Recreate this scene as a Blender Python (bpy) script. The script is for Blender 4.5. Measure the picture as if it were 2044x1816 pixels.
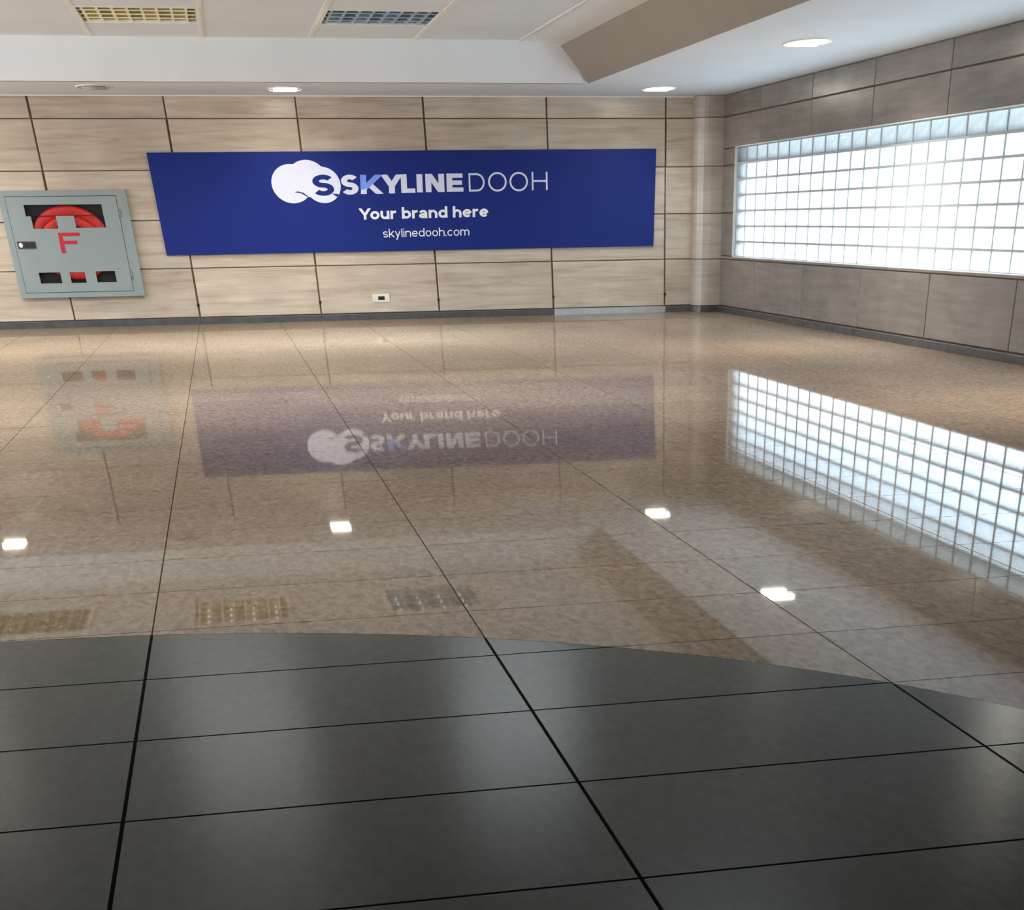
import bpy, bmesh, math, random
from mathutils import Matrix, Vector

random.seed(7)
scene = bpy.context.scene
for o in list(bpy.data.objects):
    bpy.data.objects.remove(o)
COL = scene.collection

# ------------------------------------------------------------------ camera
CAM_POS = Vector((0.0, -26.378, 1.2))
PITCH, YAW, ROLL = math.radians(39.1665), math.radians(12.9409), math.radians(-0.7704)
F_PX, PX, PY = 2675.46, 1252.39, 2614.34
fw = Vector((math.sin(YAW) * math.cos(PITCH), math.cos(YAW) * math.cos(PITCH), -math.sin(PITCH)))
rt0 = Vector((math.cos(YAW), -math.sin(YAW), 0))
up0 = rt0.cross(fw)
rt = rt0 * math.cos(ROLL) + up0 * math.sin(ROLL)
up = -rt0 * math.sin(ROLL) + up0 * math.cos(ROLL)
cam_data = bpy.data.cameras.new('camera')
cam = bpy.data.objects.new('camera', cam_data)
COL.objects.link(cam)
cam.matrix_world = Matrix(((rt.x, up.x, -fw.x, CAM_POS.x), (rt.y, up.y, -fw.y, CAM_POS.y),
                           (rt.z, up.z, -fw.z, CAM_POS.z), (0, 0, 0, 1)))
cam_data.sensor_width = 36.0
cam_data.lens = F_PX / 2044 * 36.0
cam_data.shift_x = -(PX - 1022) / 2044
cam_data.shift_y = (PY - 908) / 2044
cam_data.clip_end = 300
scene.camera = cam


def to_pixel(p):
    v = Vector(p) - CAM_POS
    z = v.dot(fw)
    if z < 0.05:
        return None
    return PX + F_PX * v.dot(rt) / z, PY - F_PX * v.dot(up) / z


# ------------------------------------------------------------------ world (overcast daylight outside the glass blocks)
SKY_STRENGTH = 8.5
world = bpy.data.worlds.new('overcast_sky')
scene.world = world
world.use_nodes = True
bg = world.node_tree.nodes['Background']
bg.inputs['Color'].default_value = (0.74, 0.87, 1.0, 1)
bg.inputs['Strength'].default_value = SKY_STRENGTH

scene.view_settings.view_transform = 'Standard'
scene.view_settings.look = 'None'
scene.view_settings.gamma = 1.0
scene.view_settings.use_curve_mapping = False
scene.view_settings.exposure = 0.57
scene.cycles.use_light_tree = False
scene.cycles.adaptive_threshold = 0.03
scene.cycles.max_bounces = 8
scene.cycles.diffuse_bounces = 6
scene.cycles.glossy_bounces = 3
scene.cycles.transmission_bounces = 4
scene.cycles.transparent_max_bounces = 4
scene.cycles.caustics_reflective = False
scene.cycles.caustics_refractive = False

LIGHT_WATTS = 50.0          # each louvred ceiling light

# ------------------------------------------------------------------ room dimensions (metres)
XR, XL = 7.744, -8.6        # right and left walls
Y_REAR = -31.5
Z_SOFFIT, Z_UP = 2.615, 3.034
Y_FASCIA = -2.384
BEAM = ((4.29, 3.034), (4.83, 2.986), (5.20, 2.615))
Z_BASE = 0.084
COURSES = (Z_BASE, 0.6785, 1.2413, 1.8041, 2.3669, Z_SOFFIT)
PANEL_W, PANEL_X0 = 1.84, -2.2896
WIN_Z0, WIN_Z1, WIN_Y0 = 0.717, 2.001, -0.94
BLK_Y, BLK_Z, BLK_N, BLK_ROWS = 0.478, (2.001 - 0.717) / 7, 28, 7
WIN_Y1 = WIN_Y0 - BLK_Y * BLK_N
TILE_X0, TILE_W, TILE_Y0, TILE_D = -0.4731, 1.206, -23.391, 0.7156
ARC_C, ARC_R = (-1.048, -24.393), 3.846


# ------------------------------------------------------------------ material helpers
def new_mat(name):
    m = bpy.data.materials.new(name)
    m.use_nodes = True
    nt = m.node_tree
    for n in list(nt.nodes):
        nt.nodes.remove(n)
    out = nt.nodes.new('ShaderNodeOutputMaterial')
    return m, nt, out


def N(nt, kind, **kw):
    n = nt.nodes.new(kind)
    for k, v in kw.items():
        if k in n.inputs:
            n.inputs[k].default_value = v
        else:
            setattr(n, k, v)
    return n


def ramp(nt, stops):
    r = nt.nodes.new('ShaderNodeValToRGB')
    el = r.color_ramp.elements
    while len(el) < len(stops):
        el.new(0.5)
    for e, (p, c) in zip(el, stops):
        e.position = p
        e.color = (*c, 1)
    return r


def srgb(r, g, b):
    f = lambda c: c / 255 / 12.92 if c / 255 <= 0.04045 else ((c / 255 + 0.055) / 1.055) ** 2.4
    return (f(r), f(g), f(b))


def plain(name, col, rough=0.5, metal=0.0, noise=0.06, scale=8.0, spec=0.5):
    """Principled paint with a faint procedural mottling."""
    m, nt, out = new_mat(name)
    p = N(nt, 'ShaderNodeBsdfPrincipled', Roughness=rough, Metallic=metal)
    p.inputs['Specular IOR Level'].default_value = spec
    tc = N(nt, 'ShaderNodeTexCoord')
    nz = N(nt, 'ShaderNodeTexNoise', Scale=scale, Detail=4.0)
    nt.links.new(tc.outputs['Object'], nz.inputs['Vector'])
    r = ramp(nt, [(0.3, tuple(c * (1 - noise) for c in col)), (0.7, tuple(min(1, c * (1 + noise)) for c in col))])
    nt.links.new(nz.outputs['Fac'], r.inputs['Fac'])
    nt.links.new(r.outputs['Color'], p.inputs['Base Color'])
    nt.links.new(p.outputs[0], out.inputs[0])
    return m


def emitter(name, col, strength):
    m, nt, out = new_mat(name)
    e = N(nt, 'ShaderNodeEmission', Strength=strength)
    e.inputs['Color'].default_value = (*col, 1)
    nt.links.new(e.outputs[0], out.inputs[0])
    return m


def stone_panel(name, dark, mid, light, axis, rough=0.16):
    """Polished travertine cladding with streaks that run along the course."""
    m, nt, out = new_mat(name)
    p = N(nt, 'ShaderNodeBsdfPrincipled', Roughness=rough)
    p.inputs['Specular IOR Level'].default_value = 0.35
    tc = N(nt, 'ShaderNodeTexCoord')
    oi = N(nt, 'ShaderNodeObjectInfo')
    mul = N(nt, 'ShaderNodeVectorMath', operation='SCALE')
    comb = N(nt, 'ShaderNodeCombineXYZ')
    nt.links.new(oi.outputs['Random'], comb.inputs[0])
    nt.links.new(oi.outputs['Random'], comb.inputs[2])
    mul.inputs['Scale'].default_value = 37.0
    nt.links.new(comb.outputs[0], mul.inputs[0])
    add = N(nt, 'ShaderNodeVectorMath', operation='ADD')
    nt.links.new(tc.outputs['Object'], add.inputs[0])
    nt.links.new(mul.outputs[0], add.inputs[1])
    mp = N(nt, 'ShaderNodeMapping')
    s = (0.55, 0.55, 9.0) if axis == 'x' else (0.55, 0.35, 9.0)
    mp.inputs['Scale'].default_value = s
    nt.links.new(add.outputs[0], mp.inputs['Vector'])
    n1 = N(nt, 'ShaderNodeTexNoise', Scale=1.6, Detail=6.0, Roughness=0.6, Distortion=0.5)
    nt.links.new(mp.outputs[0], n1.inputs['Vector'])
    mp2 = N(nt, 'ShaderNodeMapping')
    mp2.inputs['Scale'].default_value = (1.4, 1.0, 2.2)
    nt.links.new(add.outputs[0], mp2.inputs['Vector'])
    n2 = N(nt, 'ShaderNodeTexNoise', Scale=1.3, Detail=3.0)
    nt.links.new(mp2.outputs[0], n2.inputs['Vector'])
    r = ramp(nt, [(0.30, dark), (0.50, mid), (0.72, light)])
    nt.links.new(n1.outputs['Fac'], r.inputs['Fac'])
    r2 = ramp(nt, [(0.3, (0.86, 0.85, 0.84)), (0.7, (1.06, 1.05, 1.03))])
    nt.links.new(n2.outputs['Fac'], r2.inputs['Fac'])
    mx = N(nt, 'ShaderNodeMix', data_type='RGBA', blend_type='MULTIPLY')
    mx.inputs[0].default_value = 1.0
    nt.links.new(r.outputs['Color'], mx.inputs[6])
    nt.links.new(r2.outputs['Color'], mx.inputs[7])
    hs = N(nt, 'ShaderNodeHueSaturation')
    mr = N(nt, 'ShaderNodeMapRange')
    mr.inputs['To Min'].default_value = 0.91
    mr.inputs['To Max'].default_value = 1.07
    nt.links.new(oi.outputs['Random'], mr.inputs['Value'])
    nt.links.new(mr.outputs[0], hs.inputs['Value'])
    nt.links.new(mx.outputs[2], hs.inputs['Color'])
    nt.links.new(hs.outputs[0], p.inputs['Base Color'])
    nt.links.new(p.outputs[0], out.inputs[0])
    return m


def polished_floor(name, stops, speck, gloss_rough, lo, hi, rand=0.05):
    """Stone floor: diffuse granite under a polished film whose mirror share rises towards grazing view."""
    m, nt, out = new_mat(name)
    geo = N(nt, 'ShaderNodeNewGeometry')
    mp = N(nt, 'ShaderNodeMapping')
    mp.inputs['Scale'].default_value = (1.0, 0.45, 1.0)
    nt.links.new(geo.outputs['Position'], mp.inputs['Vector'])
    n1 = N(nt, 'ShaderNodeTexNoise', Scale=26.0, Detail=5.0, Roughness=0.65)
    n2 = N(nt, 'ShaderNodeTexNoise', Scale=1.1, Detail=3.0)
    v = N(nt, 'ShaderNodeTexVoronoi', Scale=48.0)
    for n in (n1, n2, v):
        nt.links.new(mp.outputs[0], n.inputs['Vector'])
    r = ramp(nt, stops)
    nt.links.new(n1.outputs['Fac'], r.inputs['Fac'])
    rv = ramp(nt, [(0.0, (1 - speck,) * 3), (0.5, (1.0,) * 3), (1.0, (1 + speck * 0.6,) * 3)])
    sp = N(nt, 'ShaderNodeSeparateColor')
    nt.links.new(v.outputs['Color'], sp.inputs[0])
    nt.links.new(sp.outputs[0], rv.inputs['Fac'])
    mx = N(nt, 'ShaderNodeMix', data_type='RGBA', blend_type='MULTIPLY')
    mx.inputs[0].default_value = 1.0
    nt.links.new(r.outputs['Color'], mx.inputs[6])
    nt.links.new(rv.outputs['Color'], mx.inputs[7])
    r3 = ramp(nt, [(0.3, (0.9,) * 3), (0.7, (1.08,) * 3)])
    nt.links.new(n2.outputs['Fac'], r3.inputs['Fac'])
    mx2 = N(nt, 'ShaderNodeMix', data_type='RGBA', blend_type='MULTIPLY')
    mx2.inputs[0].default_value = 1.0
    nt.links.new(mx.outputs[2], mx2.inputs[6])
    nt.links.new(r3.outputs['Color'], mx2.inputs[7])
    oi = N(nt, 'ShaderNodeObjectInfo')
    hs = N(nt, 'ShaderNodeHueSaturation')
    mr = N(nt, 'ShaderNodeMapRange')
    mr.inputs['To Min'].default_value = 1 - rand
    mr.inputs['To Max'].default_value = 1 + rand
    nt.links.new(oi.outputs['Random'], mr.inputs['Value'])
    nt.links.new(mr.outputs[0], hs.inputs['Value'])
    nt.links.new(mx2.outputs[2], hs.inputs['Color'])
    d = N(nt, 'ShaderNodeBsdfDiffuse')
    nt.links.new(hs.outputs[0], d.inputs['Color'])
    g = N(nt, 'ShaderNodeBsdfAnisotropic')
    g.inputs['Roughness'].default_value = gloss_rough
    g.inputs['Color'].default_value = (1, 1, 1, 1)
    lw = N(nt, 'ShaderNodeLayerWeight')
    fr = N(nt, 'ShaderNodeMapRange')
    fr.inputs['From Min'].default_value = 0.5
    fr.inputs['From Max'].default_value = 0.95
    fr.inputs['To Min'].default_value = lo
    fr.inputs['To Max'].default_value = hi
    nt.links.new(lw.outputs['Facing'], fr.inputs['Value'])
    mix = N(nt, 'ShaderNodeMixShader')
    nt.links.new(fr.outputs[0], mix.inputs[0])
    nt.links.new(d.outputs[0], mix.inputs[1])
    nt.links.new(g.outputs[0], mix.inputs[2])
    # faint unevenness of the polish
    b = N(nt, 'ShaderNodeBump', Strength=0.02, Distance=0.002)
    n4 = N(nt, 'ShaderNodeTexNoise', Scale=5.0, Detail=2.0)
    nt.links.new(mp.outputs[0], n4.inputs['Vector'])
    nt.links.new(n4.outputs['Fac'], b.inputs['Height'])
    nt.links.new(b.outputs[0], g.inputs['Normal'])
    nt.links.new(mix.outputs[0], out.inputs[0])
    return m


def glass_block_mat():
    m, nt, out = new_mat('moulded_glass_block')
    t = N(nt, 'ShaderNodeBsdfTranslucent')
    tc = N(nt, 'ShaderNodeTexCoord')
    n = N(nt, 'ShaderNodeTexNoise', Scale=6.0, Detail=3.0, Distortion=1.0)
    nt.links.new(tc.outputs['Object'], n.inputs['Vector'])
    r = ramp(nt, [(0.3, (0.66, 0.78, 0.86)), (0.65, (0.88, 0.94, 0.98))])
    nt.links.new(n.outputs['Fac'], r.inputs['Fac'])
    nt.links.new(r.outputs['Color'], t.inputs['Color'])
    g = N(nt, 'ShaderNodeBsdfAnisotropic')
    g.inputs['Roughness'].default_value = 0.1
    mix = N(nt, 'ShaderNodeMixShader')
    lw = N(nt, 'ShaderNodeLayerWeight', Blend=0.15)
    nt.links.new(lw.outputs['Fresnel'], mix.inputs[0])
    nt.links.new(t.outputs[0], mix.inputs[1])
    nt.links.new(g.outputs[0], mix.inputs[2])
    nt.links.new(mix.outputs[0], out.inputs[0])
    return m


def pane_mat():
    m, nt, out = new_mat('clear_pane')
    t = N(nt, 'ShaderNodeBsdfTransparent')
    g = N(nt, 'ShaderNodeBsdfAnisotropic')
    g.inputs['Roughness'].default_value = 0.05
    mix = N(nt, 'ShaderNodeMixShader')
    mix.inputs[0].default_value = 0.05
    nt.links.new(t.outputs[0], mix.inputs[1])
    nt.links.new(g.outputs[0], mix.inputs[2])
    nt.links.new(mix.outputs[0], out.inputs[0])
    return m


M = {}
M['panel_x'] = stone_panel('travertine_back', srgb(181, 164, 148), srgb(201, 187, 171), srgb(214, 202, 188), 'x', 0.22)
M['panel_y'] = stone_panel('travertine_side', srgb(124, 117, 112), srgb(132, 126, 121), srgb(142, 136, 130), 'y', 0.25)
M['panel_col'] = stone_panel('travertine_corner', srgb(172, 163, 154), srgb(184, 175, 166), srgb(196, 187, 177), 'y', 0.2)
M['joint_wall'] = plain('joint_brown', srgb(118, 96, 80), 0.9)  # brown backing that shows in the panel joints
def grout_mat():
    """Dark grout in the slate disc, brown grout between the granite tiles."""
    m, nt, out = new_mat('floor_grout')
    geo = N(nt, 'ShaderNodeNewGeometry')
    d = N(nt, 'ShaderNodeVectorMath', operation='DISTANCE')
    d.inputs[1].default_value = (ARC_C[0], ARC_C[1], -0.006)
    nt.links.new(geo.outputs['Position'], d.inputs[0])
    lt = N(nt, 'ShaderNodeMath', operation='LESS_THAN')
    lt.inputs[1].default_value = ARC_R
    nt.links.new(d.outputs['Value'], lt.inputs[0])
    mx = N(nt, 'ShaderNodeMix', data_type='RGBA')
    mx.inputs[6].default_value = (*srgb(92, 79, 66), 1)
    mx.inputs[7].default_value = (*srgb(42, 40, 36), 1)
    nt.links.new(lt.outputs[0], mx.inputs[0])
    b = N(nt, 'ShaderNodeBsdfDiffuse')
    nt.links.new(mx.outputs[2], b.inputs['Color'])
    nt.links.new(b.outputs[0], out.inputs[0])
    return m


M['joint_floor'] = grout_mat()
M['beige'] = polished_floor('beige_granite', [(0.28, srgb(124, 105, 88)), (0.5, srgb(145, 126, 108)), (0.74, srgb(161, 143, 125))],
                            0.20, 0.022, 0.11, 0.30)
M['dark'] = polished_floor('charcoal_slate', [(0.3, srgb(68, 71, 67)), (0.7, srgb(78, 81, 77))], 0.04, 0.24, 0.03, 0.17, 0.03)
M['skirting'] = plain('dark_granite_skirting', srgb(84, 86, 88), 0.18, noise=0.15)
M['skirting_sheen'] = plain('skirting_window_sheen', srgb(196, 198, 200), 0.3, metal=0.6, noise=0.12, scale=6)  # one pale piece: the window's reflection put into the colour
M['skirting_dark'] = plain('dark_granite_skirting_side', srgb(72, 72, 74), 0.25, noise=0.15)
M['white'] = plain('white_ceiling_paint', srgb(238, 242, 245), 0.7, noise=0.02, scale=1.5)
M['ctile'] = plain('ceiling_tile', srgb(226, 231, 235), 0.85, noise=0.02, scale=3)
M['runner'] = plain('ceiling_runner_white', srgb(236, 236, 230), 0.6, noise=0.01)
M['beam'] = plain('taupe_paint', srgb(158, 149, 140), 0.7, noise=0.03, scale=2)
M['block'] = glass_block_mat()
M['mortar'] = plain('block_mortar', srgb(176, 182, 184), 0.9)
M['frame_white'] = plain('window_frame_white', srgb(225, 228, 228), 0.5)
M['rendered'] = plain('outside_render', srgb(150, 148, 145), 0.9)
M['ground'] = plain('outside_paving', srgb(160, 158, 152), 0.9)
M['plainwall'] = plain('plain_wall', srgb(232, 230, 226), 0.6, noise=0.02)
M['blue'] = plain('printed_blue', srgb(25, 44, 124), 0.45, noise=0.01, spec=0.2)
M['ink_white'] = plain('printed_white', srgb(250, 250, 252), 0.5, noise=0.005)
M['ink_lilac'] = plain('printed_lilac', srgb(228, 231, 252), 0.5, noise=0.02, scale=3)
M['ink_sky'] = plain('printed_sky_blue', srgb(124, 158, 250), 0.5, noise=0.05, scale=4)
M['cab'] = plain('grey_enamel', srgb(141, 153, 154), 0.4, noise=0.03, scale=3)
M['cab_dark'] = plain('cabinet_inside_black', srgb(28, 22, 24), 0.8)
M['hose'] = plain('red_hose', srgb(205, 36, 36), 0.4, noise=0.25, scale=25)
M['red'] = plain('red_lettering', srgb(188, 24, 48), 0.5, noise=0.03)
M['chrome'] = plain('latch_metal', srgb(120, 122, 124), 0.25, metal=1.0)
M['black'] = plain('black_plastic', srgb(26, 26, 28), 0.4)
M['outlet'] = plain('outlet_plastic', srgb(236, 228, 212), 0.4, noise=0.01)
M['alu_lamplit'] = plain('lamplit_louvre_metal', srgb(176, 164, 118), 0.3, metal=0.85, noise=0.1, scale=14)  # aluminium with warm lamplight put into its colour
M['alu_daylit'] = plain('daylit_louvre_metal', srgb(150, 164, 172), 0.25, metal=0.85, noise=0.15, scale=14)  # aluminium with the bluish daylight reflection put into its colour
M['tube_warm'] = emitter('lit_tube_warm', (1.0, 0.86, 0.6), 2.2)
M['tube_cool'] = emitter('lit_tube_cool', (0.85, 0.95, 1.0), 1.6)
M['lamp'] = emitter('lit_downlight', (1.0, 0.93, 0.78), 26.0)
M['lamp_off'] = plain('unlit_downlight_glass', srgb(190, 192, 190), 0.4)
M['reflector'] = plain('downlight_reflector', srgb(205, 205, 200), 0.25, metal=0.7)
M['pane'] = pane_mat()
M['frosted'] = emitter('fill_frosted_glass', (0.92, 0.97, 1.0), 5.2)  # glow of the added left window, brightens ceiling and fascia


# ------------------------------------------------------------------ mesh helpers
def mesh(name, verts, faces, mat, smooth=False):
    me = bpy.data.meshes.new(name)
    me.from_pydata([tuple(v) for v in verts], [], faces)
    me.update()
    if mat is not None:
        me.materials.append(mat)
    if smooth:
        for p in me.polygons:
            p.use_smooth = True
    return me


def link(name, me, parent=None, loc=(0, 0, 0)):
    o = bpy.data.objects.new(name, me)
    COL.objects.link(o)
    o.location = loc
    if parent is not None:
        o.parent = parent
    return o


def tag(o, label=None, cat=None, group=None, kind=None):
    if label:
        o['label'] = label
    if cat:
        o['category'] = cat
    if group:
        o['group'] = group
    if kind:
        o['kind'] = kind
    return o


class MB:
    def __init__(self):
        self.v, self.f = [], []

    def add(self, vs, fs):
        b = len(self.v)
        self.v += [tuple(v) for v in vs]
        self.f += [tuple(i + b for i in f) for f in fs]
        return self

    def box(self, x0, x1, y0, y1, z0, z1):
        x0, x1 = min(x0, x1), max(x0, x1)
        y0, y1 = min(y0, y1), max(y0, y1)
        z0, z1 = min(z0, z1), max(z0, z1)
        v = [(x0, y0, z0), (x1, y0, z0), (x1, y1, z0), (x0, y1, z0),
             (x0, y0, z1), (x1, y0, z1), (x1, y1, z1), (x0, y1, z1)]
        return self.add(v, [(0, 3, 2, 1), (4, 5, 6, 7), (0, 1, 5, 4), (1, 2, 6, 5), (2, 3, 7, 6), (3, 0, 4, 7)])

    def prism(self, pts, axis, a0, a1):
        """Extrude a polygon of (p, q) pairs along an axis."""
        n = len(pts)

        def mk(p, a):
            if axis == 'x':
                return (a, p[0], p[1])
            if axis == 'y':
                return (p[0], a, p[1])
            return (p[0], p[1], a)
        vs = [mk(p, a0) for p in pts] + [mk(p, a1) for p in pts]
        fs = [tuple(range(n)), tuple(range(2 * n - 1, n - 1, -1))]
        for i in range(n):
            j = (i + 1) % n
            fs.append((i, i + n, j + n, j))
        return self.add(vs, fs)

    def tube(self, pts, rad, seg=10, closed=False):
        pts = [Vector(p) for p in pts]
        n = len(pts)
        rings = []
        for i, p in enumerate(pts):
            if closed:
                t = pts[(i + 1) % n] - pts[i - 1]
            else:
                t = pts[min(i + 1, n - 1)] - pts[max(i - 1, 0)]
            t.normalize()
            ref = Vector((0, 1, 0)) if abs(t.y) < 0.9 else Vector((0, 0, 1))
            a = t.cross(ref).normalized()
            b = t.cross(a)
            rings.append([p + (a * math.cos(2 * math.pi * k / seg) + b * math.sin(2 * math.pi * k / seg)) * rad for k in range(seg)])
        base = len(self.v)
        for r in rings:
            self.v += [tuple(v) for v in r]
        m = n if closed else n - 1
        for i in range(m):
            for k in range(seg):
                a, b2 = base + i * seg, base + ((i + 1) % n) * seg
                self.f.append((a + k, a + (k + 1) % seg, b2 + (k + 1) % seg, b2 + k))
        if not closed:
            self.f.append(tuple(base + k for k in range(seg))[::-1])
            self.f.append(tuple(base + (n - 1) * seg + k for k in range(seg)))
        return self

    def build(self, name, mat, parent=None, loc=(0, 0, 0), smooth=False):
        me = mesh(name, self.v, self.f, mat, smooth)
        bm = bmesh.new()
        bm.from_mesh(me)
        bmesh.ops.recalc_face_normals(bm, faces=bm.faces)
        bm.to_mesh(me)
        bm.free()
        return link(name, me, parent, loc)


def empty(name, loc=(0, 0, 0)):
    o = bpy.data.objects.new(name, None)
    COL.objects.link(o)
    o.location = loc
    return o


_slab_cache = {}


def slab(w, h, t, mat, ch=0.006):
    """Panel centred on the origin in x-z, front at y=-0 with chamfered front edges, thickness t towards +y."""
    key = (round(w, 4), round(h, 4), round(t, 4), mat.name, ch)
    if key in _slab_cache:
        return _slab_cache[key]
    a, b = w / 2, h / 2
    c = min(ch, a * 0.4, b * 0.4)
    v = []
    for (x, z, y) in ((a - c, b - c, 0), (a, b, c), (a, b, t)):
        v += [(-x, y, -z), (x, y, -z), (x, y, z), (-x, y, z)]
    f = [(0, 1, 2, 3), (11, 10, 9, 8)]
    for k in (0, 4):
        for i in range(4):
            j = (i + 1) % 4
            f.append((k + i, k + 4 + i, k + 4 + j, k + j))
    me = mesh('panel', v, f, mat)
    _slab_cache[key] = me
    return me


# ================================================================== THE SETTING
# ---- floor: slab with individual tiles, a disc of charcoal slate let into beige granite
floor = MB().box(XL - 0.2, XR + 0.2, Y_REAR - 0.2, 0.2, -0.25, -0.006).build('floor', M['joint_floor'])
tag(floor, kind='structure', label='polished beige granite floor with a curved charcoal slate area')
GAP = 0.0055


def arc_y(x):
    dx = x - ARC_C[0]
    if abs(dx) >= ARC_R:
        return -1e9
    return ARC_C[1] + math.sqrt(ARC_R ** 2 - dx * dx)


def in_view(x0, x1, y0, y1, z=0.0, pad=6):
    us = []
    for x in (x0, (x0 + x1) / 2, x1):
        for y in (y0, (y0 + y1) / 2, y1):
            p = to_pixel((x, y, z))
            if p:
                us.append(p)
    if not us:
        return False
    return (max(u for u, v in us) > -pad and min(u for u, v in us) < 2044 + pad
            and max(v for u, v in us) > -pad and min(v for u, v in us) < 1816 + pad)


def tile_piece(x0, x1, y0, y1, lower):
    """The part of a tile below (lower) or above the arc, as a closed slab; None when empty."""
    n = 14
    xs = [x0 + (x1 - x0) * i / n for i in range(n + 1)]
    g = 0.002
    cut = [min(max(arc_y(x) + (-g if lower else g), y0), y1) for x in xs]
    lo = [y0] * (n + 1) if lower else cut
    hi = cut if lower else [y1] * (n + 1)
    if max(h - l for h, l in zip(hi, lo)) < 0.004:
        return None
    if all(abs(c - cut[0]) < 1e-9 for c in cut):
        xs, lo, hi = [x0, x1], [lo[0], lo[-1]], [hi[0], hi[-1]]
    mb = MB()
    m = len(xs)
    keep = [i for i in range(m - 1) if (hi[i] - lo[i] > 1e-6 or hi[i + 1] - lo[i + 1] > 1e-6)]
    T = -0.02
    for i in keep:
        a, b = i, i + 1
        q = [(xs[a], lo[a], 0), (xs[b], lo[b], 0), (xs[b], hi[b], 0), (xs[a], hi[a], 0)]
        q2 = []
        for p in q:
            if not any(abs(p[0] - r[0]) < 1e-7 and abs(p[1] - r[1]) < 1e-7 for r in q2):
                q2.append(p)
        if len(q2) < 3:
            continue
        k = len(q2)
        mb.add(q2, [tuple(range(k))])
        # skirt edges
        mb.add([(xs[a], lo[a], 0), (xs[b], lo[b], 0), (xs[b], lo[b], T), (xs[a], lo[a], T)], [(3, 2, 1, 0)])
        mb.add([(xs[a], hi[a], 0), (xs[b], hi[b], 0), (xs[b], hi[b], T), (xs[a], hi[a], T)], [(0, 1, 2, 3)])
    if keep:
        a, b = keep[0], keep[-1] + 1
        mb.add([(xs[a], lo[a], 0), (xs[a], hi[a], 0), (xs[a], hi[a], T), (xs[a], lo[a], T)], [(0, 1, 2, 3)])
        mb.add([(xs[b], lo[b], 0), (xs[b], hi[b], 0), (xs[b], hi[b], T), (xs[b], lo[b], T)], [(3, 2, 1, 0)])
    return mb


full_tiles = {}
rest = {'beige': MB(), 'dark': MB()}
k0, k1 = math.floor((Y_REAR - TILE_Y0) / TILE_D), math.ceil((0 - TILE_Y0) / TILE_D)
i0, i1 = math.floor((XL - TILE_X0) / TILE_W), math.ceil((XR - TILE_X0) / TILE_W)
for k in range(k0, k1):
    for i in range(i0, i1):
        x0, x1 = TILE_X0 + i * TILE_W + GAP, TILE_X0 + (i + 1) * TILE_W - GAP
        y0, y1 = TILE_Y0 + k * TILE_D + GAP, TILE_Y0 + (k + 1) * TILE_D - GAP
        x0, x1, y0, y1 = max(x0, XL), min(x1, XR), max(y0, Y_REAR), min(y1, 0.0)
        if x1 - x0 < 0.02 or y1 - y0 < 0.02:
            continue
        single = y0 < -9.0 and y1 > -24.6 and in_view(x0, x1, y0, y1)
        for lower, key in ((True, 'dark'), (False, 'beige')):
            e = 0.0 if lower else GAP - 0.0028
            mb = tile_piece(x0 - e, x1 + e, y0 - e, min(y1 + e, 0.0), lower)
            if mb is None:
                continue
            if single:
                cx, cy = (x0 + x1) / 2, (y0 + y1) / 2
                sig = (key, round(x1 - x0, 4), round(y1 - y0, 4), len(mb.v))
                if len(mb.v) == 4 + 8 + 8 and sig in full_tiles:
                    link('floor_tile', full_tiles[sig], floor, (cx, cy, 0))
                    continue
                mb.v = [(a - cx, b - cy, c) for a, b, c in mb.v]
                me = mesh('floor_tile', mb.v, mb.f, M[key])
                if len(mb.v) == 20:
                    full_tiles[sig] = me
                link('floor_tile', me, floor, (cx, cy, 0))
            else:
                rest[key].add(mb.v, mb.f)
for key, mb in rest.items():
    if mb.v:
        o = link('floor_tile_field', mesh('floor_tile_field', mb.v, mb.f, M[key]), floor)
        o['kind'] = 'stuff'

# ---- back wall: backing, stone panels, skirting
wall_back = MB().box(XL - 0.2, XR + 0.3, 0.028, 0.25, -0.1, 3.4).build('wall_back', M['joint_wall'])
tag(wall_back, kind='structure', label='back wall clad in beige stone panels')
JX, JZ = 0.013, 0.005
jit = random.Random(3)
edges = [PANEL_X0 + PANEL_W * i for i in range(-3, 6)] + [7.40]
for a, b in zip(edges[:-1], edges[1:]):
    for z0, z1 in zip(COURSES[:-1], COURSES[1:]):
        x0, x1 = max(a, XL) + JX + jit.uniform(-0.005, 0.004), b - JX + jit.uniform(-0.004, 0.005)
        me = slab(x1 - x0, z1 - z0 - 2 * JZ, 0.03, M['panel_x'])
        o = link('wall_panel', me, wall_back, ((x0 + x1) / 2, jit.uniform(0, 0.003), (z0 + z1) / 2))
clip_me = None
for i in range(1, 6):     # small dark fixing clips in the vertical joints near the floor
    x = PANEL_X0 + PANEL_W * i
    mb = MB().prism([(0.022 * math.cos(t * math.pi / 4), 0.018 * math.sin(t * math.pi / 4)) for t in range(8)], 'y', -0.008, 0.028)
    if clip_me is None:
        clip_me = mesh('joint_clip', mb.v, mb.f, M['black'])
    link('joint_clip', clip_me, wall_back, (x, 0, 0.235))

base_back = empty('baseboard_back')
tag(base_back, kind='structure', label='dark polished stone skirting along the back wall')
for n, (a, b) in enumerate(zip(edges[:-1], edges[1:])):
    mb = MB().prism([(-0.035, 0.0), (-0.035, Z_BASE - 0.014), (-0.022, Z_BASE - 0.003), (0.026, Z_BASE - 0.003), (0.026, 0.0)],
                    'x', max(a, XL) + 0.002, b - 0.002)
    mb.build('skirting_stone', M['skirting_sheen'] if abs(a - PANEL_X0 - 4 * PANEL_W) < 0.01 else M['skirting'], base_back)

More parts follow.
